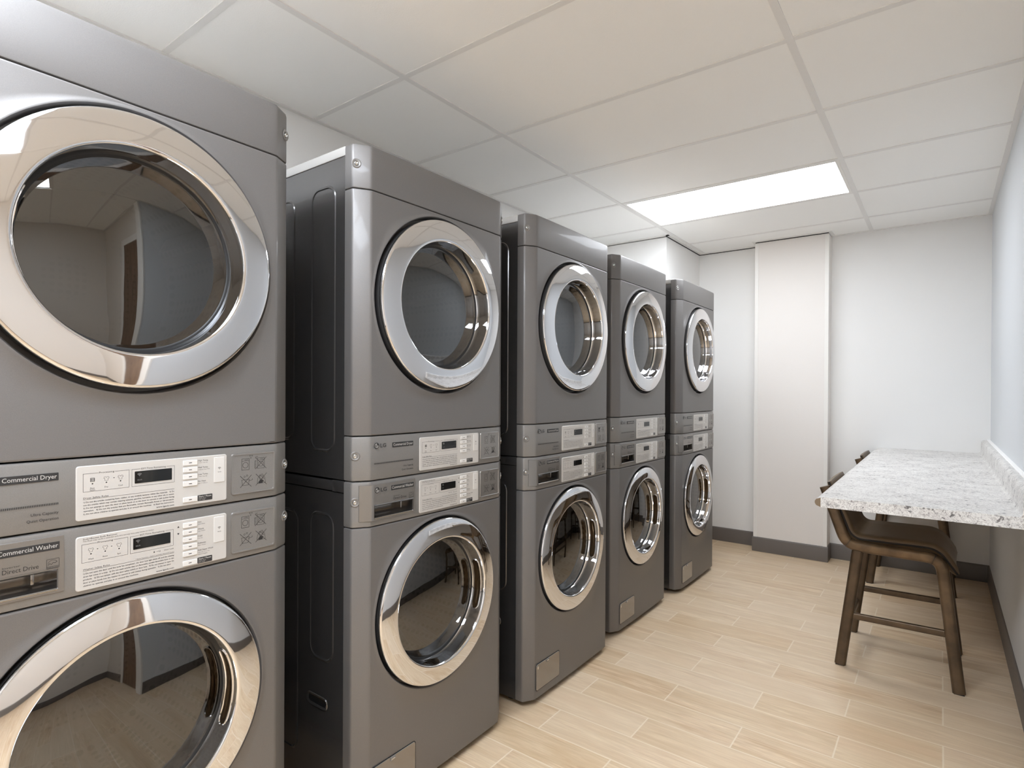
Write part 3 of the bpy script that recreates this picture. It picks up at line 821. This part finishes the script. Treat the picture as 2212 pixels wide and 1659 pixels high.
    for fx in (-.115, -.69):
        for s in (-1, 1):
            bm = B()
            for r0, r1, z0, z1 in ((.021, .023, 0, .008), (.008, .008, .008, .028)):
                n = 18; rows = [[(fx+rr*math.cos(2*PI*k/n), s*.285+rr*math.sin(2*PI*k/n), z) for k in range(n)] for rr, z in ((r1, z0), (r1, z0+.004), (r0, z1))]
                V = quadgrid(bm, rows, True); bm.faces.new(V[-1]); bm.faces.new(list(reversed(V[0])))
            obj('foot', bm, M['foot'], r, 40)
    return r

def kids(o): return [c for c in bpy.data.objects if c.parent == o]
def copy_tree(o, parent=None):
    c = o.copy(); col.objects.link(c)
    if parent: c.parent = parent
    for ch in kids(o): copy_tree(ch, c)
    return c
dry0 = make_dryer(); was0 = make_washer()
YR = [.7823, 1.6711, 2.4764, 3.2778, 4.0907]
XO = [0, 0, .022, -.0075, .0195]
dl = ['grey front-load dryer nearest the camera, cut off by the left photo edge',
      'grey front-load dryer second from the camera, its dark side panel in view',
      'grey front-load dryer in the middle of the row, third from the camera',
      'grey front-load dryer fourth from the camera, second from the far end',
      'grey front-load dryer farthest from the camera, at the far end of the row']
wl = ['grey front-load washer nearest the camera, cut off by the left and bottom photo edges',
      'grey front-load washer second from the camera, its hatch cut off by the bottom edge',
      'grey front-load washer in the middle of the row, third from the camera',
      'grey front-load washer fourth from the camera, second from the far end',
      'grey front-load washer farthest from the camera, at the far end of the row']
trees = [(dry0, was0)]
for i in range(1, 5): trees.append((copy_tree(dry0), copy_tree(was0)))
for i, (dr, wa) in enumerate(trees):
    X = -1.3074+XO[i]; Y = YR[i]-HW
    dr.location = (X, Y, .9925); wa.location = (X, Y, 0)
    tag(dr, dl[i], 'dryer', 'dryers stacked on the washers along the left wall'); tag(wa, wl[i], 'washer', 'washers standing in a row along the left wall')
# the middle dryer's icon sticker is upside down
for ip in kids(trees[2][0]):
    if ip.name.startswith('icon_panel'):
        for o in kids(ip):
            yc = -HW+.539; zc = (1.0125+1.1005)/2-.9925
            o.matrix_local = Matrix.Translation((0, yc, zc))@Matrix.Rotation(PI, 4, 'X')@Matrix.Translation((0, -yc, -zc))

# ------------------------------------------------------------------ counter
CY0, CY1 = 2.455, YF-.001; CT = .855; CB = .817
t = empty('countertop', (-.05, (CY0+CY1)/2, CB)); ox, oy, oz = t.location
prof = [(-.352, CB), (-.366, CB+.002), (-.381, CB+.006), (-.386, CB+.014), (-.386, CB+.022), (-.381, CB+.030), (-.3665, CT-.002), (-.352, CT+.001), (-.335, CT)]
prof += [(.198, CT), (.205, CT+.0015), (.210, CT+.006), (.2125, CT+.016), (.214, CT+.068), (.217, CT+.079), (.224, CT+.086), (.232, CT+.088), (.244, CT+.088), (.244, CB)]
bm = B()
V = quadgrid(bm, [[(a-ox, y-oy, b-oz) for a, b in prof] for y in (CY0+.0012, CY1)], True)
bm.faces.new(V[0]); bm.faces.new(list(reversed(V[1]))); bmesh.ops.recalc_face_normals(bm, faces=bm.faces)
obj('slab', bm, M['stone'], t, 40)
bm = B()
cap = [(-.366, CB), (-.366, CT-.001), (-.352, CT+.0012), (-.335, CT+.0004), (.198, CT+.0004), (.205, CT+.0019), (.2095, CT+.0064), (.212, CT+.016), (.2135, CT+.068), (.217, CT+.0792), (.224, CT+.086), (.244, CT+.088), (.244, CB)]
V = quadgrid(bm, [[(a-ox, y-oy, b-oz) for a, b in cap] for y in (CY0-.0008, CY0+.0012)], True)
bm.faces.new(V[0]); bm.faces.new(list(reversed(V[1]))); bmesh.ops.recalc_face_normals(bm, faces=bm.faces)
obj('end_cap', bm, M['stone'], t, 0)
bm = B()
nose = [p for p in prof if p[0] < -.3662]+[(-.366, CT-.001), (-.366, CB)]
V = quadgrid(bm, [[(a-ox, y-oy, b-oz) for a, b in nose] for y in (CY0+.0004, CY0+.0013)], True)
bm.faces.new(V[0]); bm.faces.new(list(reversed(V[1]))); bmesh.ops.recalc_face_normals(bm, faces=bm.faces)
co = obj('bare_edge', bm, M['core'] if 'core' in M else mat_plain('core_brown', (128,108,84), .6), t, 0); co['label'] = 'bare brown end of the rounded front edge'
bm = B(); box(bm, .243-ox, XW-.0005-ox, CY0-.001-oy, CY1-oy, CB+.01-oz, CT+.0915-oz, .002); ck = obj('caulk_strip', bm, M['caulk'], t, 0); ck['label'] = 'white strip along the top of the backsplash'
tag(t, 'white speckled stone-look counter with backsplash fixed to the blue-grey wall', 'counter')

# ------------------------------------------------------------------ stools
def smooth_path(pts, n=6):
    """round the corners of a polyline: pts = [(x,z,r)]"""
    out = []
    for i, (x, z, r) in enumerate(pts):
        p = Vector((x, z))
        if i in (0, len(pts)-1) or r == 0: out.append(p); continue
        a = (Vector(pts[i-1][:2])-p).normalized(); b = (Vector(pts[i+1][:2])-p).normalized()
        ang = a.angle(b); tl = r/math.tan(ang/2)
        s, e = p+a*tl, p+b*tl
        for k in range(n+1):
            u = k/n; out.append(s*(1-u)**2+p*2*u*(1-u)+e*u*u)
    return out
def make_stool():
    r = empty('bar_stool', (0, 0, 0)); hy = .2295
    sec = rsec(.034, .046, .013)
    def tb(pts, sc_=sec):
        bm = B(); return bm
    back = [(-.434, .815, 0), (-.346, .556, .075), (-.24, .553, 0)]
    bp = smooth_path(back, 10)
    # split at the mitre seam in the middle of the bend
    seam = 6
    P_back = bp[:seam+1]; P_rail = bp[seam:]+[Vector((-.10, .552)), Vector((-.045, .5515))]
    front = smooth_path([(-.10, .552, 0), (.004, .551, .062), (.067, .004, 0)], 10)
    P_rail = bp[seam:]+[Vector((-.16, .5525))]+front[:5]; P_leg = front[4:]
    for s in (-1, 1):
        for nm, P in (('back_post', P_back), ('seat_rail', P_rail), ('leg', P_leg)):
            bm = B(); tube(bm, [(p.x, s*hy, p.y) for p in P], sec); bmesh.ops.recalc_face_normals(bm, faces=bm.faces)
            o = obj(nm, bm, M['bronze'], r, 40)
            if nm == 'leg':
                bm = B(); box(bm, .067-.018, .067+.018, s*hy-.014, s*hy+.014, 0, .005); obj('leg_glide', bm, M['rubber'], o, 0)
            if nm == 'seat_rail':
                bm = B()
                for q, d in ((P_rail[0], P_rail[1]-P_rail[0]), (P_rail[-1], P_rail[-1]-P_rail[-2])):
                    d = d.normalized()*.0008; tube(bm, [(q.x-d.x, s*hy, q.y-d.y), (q.x+d.x, s*hy, q.y+d.y)], rsec(.0346, .0466, .013))
                bmesh.ops.recalc_face_normals(bm, faces=bm.faces); obj('mitre_seam', bm, M['seam'], o, 40)
        bm = B(); tube(bm, [(-.300, s*hy, .538), (-.3665, s*hy, .004)], sec); bmesh.ops.recalc_face_normals(bm, faces=bm.faces)
        o = obj('leg', bm, M['bronze'], r, 40)
        bm = B(); box(bm, -.384, -.349, s*hy-.014, s*hy+.014, 0, .005); obj('leg_glide', bm, M['rubber'], o, 0)
        bm = B(); tube(bm, [(-.325, s*hy, .236), (.030, s*hy, .240)], rsec(.018, .030, .007)); bmesh.ops.recalc_face_normals(bm, faces=bm.faces)
        obj('stretcher', bm, M['bronze'], r, 40)
    bm = B(); tube(bm, [(-.345, -hy, .165), (-.345, hy, .165)], rsec(.018, .030, .007), Vector((1, 0, 0))); bmesh.ops.recalc_face_normals(bm, faces=bm.faces)
    obj('stretcher', bm, M['bronze'], r, 40)
    # continuous upholstered shell: back, seat and waterfall front
    mid = smooth_path([(-.420, .835, 0), (-.324, .584, .065), (-.006, .588, .085), (.060, .490, 0)], 10)
    dense = []
    for i in range(len(mid)-1):
        for k in range(3): dense.append(mid[i].lerp(mid[i+1], k/3))
    dense.append(mid[-1])
    wd = hy-.0185; th = .019
    outer, inner = [], []
    ysn = [(-1, -.0), (-.985, .7), (-.95, 1), (-.6, 1), (0, 1), (.6, 1), (.95, 1), (.985, .7), (1, 0)]
    loop_rows = []
    for i, p in enumerate(dense):
        a = dense[max(i-1, 0)]; b = dense[min(i+1, len(dense)-1)]; d = (b-a).normalized(); n = Vector((-d.y, d.x))
        e = min(i, len(dense)-1-i)/2; f = 1 if e >= 1 else (.45+.55*math.sqrt(max(0, 1-(1-e)**2)))
        row = []
        for yy, hh in ysn:
            dish = -.010*(1-yy*yy)
            row.append((p.x+n.x*(th*hh*f+dish), yy*wd, p.y+n.y*(th*hh*f+dish)))
        for yy, hh in reversed(ysn[1:-1]):
            dish = -.010*(1-yy*yy)
            row.append((p.x-n.x*(th*hh*f-dish), yy*wd, p.y-n.y*(th*hh*f-dish)))
        loop_rows.append(row)
    bm = B(); V = quadgrid(bm, loop_rows, True); bm.faces.new(V[0]); bm.faces.new(V[-1]); bmesh.ops.recalc_face_normals(bm, faces=bm.faces)
    st = obj('seat', bm, M['leather'], r, 70)
    # piping along both edges and the stitched crease
    for s in (-1, 1):
        bm = B(); tube(bm, [(p.x, s*(wd+.003), p.y) for p in dense], [(.004*math.cos(a*PI/4), .004*math.sin(a*PI/4)) for a in range(8)])
        bmesh.ops.recalc_face_normals(bm, faces=bm.faces); obj('piping', bm, M['seam'], st, 60)
    return r
st0 = make_stool()
st0.location = (0, 3.262, 0)
tag(st0, 'brown leather bar stool nearer the camera, tucked under the open end of the speckled counter', 'stool', 'bar stools tucked under the counter')
st1 = copy_tree(st0); st1.location = (-.006, 4.680, 0)
tag(st1, 'brown leather bar stool at the far end of the speckled counter, by the white wall', 'stool', 'bar stools tucked under the counter')

# ------------------------------------------------------------------ world, camera, view
wd = bpy.data.worlds.new('World'); sc.world = wd; wd.use_nodes = True
wd.node_tree.nodes['Background'].inputs[0].default_value = (0, 0, 0, 1)
cam = bpy.data.cameras.new('camera'); co = bpy.data.objects.new('camera', cam); col.objects.link(co)
F, YAW, PITCH, ROLL, PYY = 1240.33, .6422, -.0039, .0053, 849.77
cam.sensor_width = 36; cam.lens = F*36/2212
cam.shift_y = (PYY-829.5)/2212
c, s = math.cos(YAW), math.sin(YAW)
fwd = Vector((-s, c, 0)); rgt = Vector((c, s, 0)); up = Vector((0, 0, 1))
f2 = fwd*math.cos(PITCH)+up*math.sin(PITCH); u2 = -fwd*math.sin(PITCH)+up*math.cos(PITCH)
r3 = rgt*math.cos(ROLL)+u2*math.sin(ROLL); u3 = -rgt*math.sin(ROLL)+u2*math.cos(ROLL)
mt = Matrix((r3, u3, -f2)).transposed().to_4x4(); mt.translation = (0, 0, 1.2523)
co.matrix_world = mt
cam.clip_start = .02
sc.camera = co
sc.cycles.max_bounces = 20; sc.cycles.diffuse_bounces = 10; sc.cycles.glossy_bounces = 6
vs = sc.view_settings
vs.view_transform = 'Standard'; vs.look = 'None'; vs.gamma = 1; vs.use_curve_mapping = False
vs.exposure = 0.64
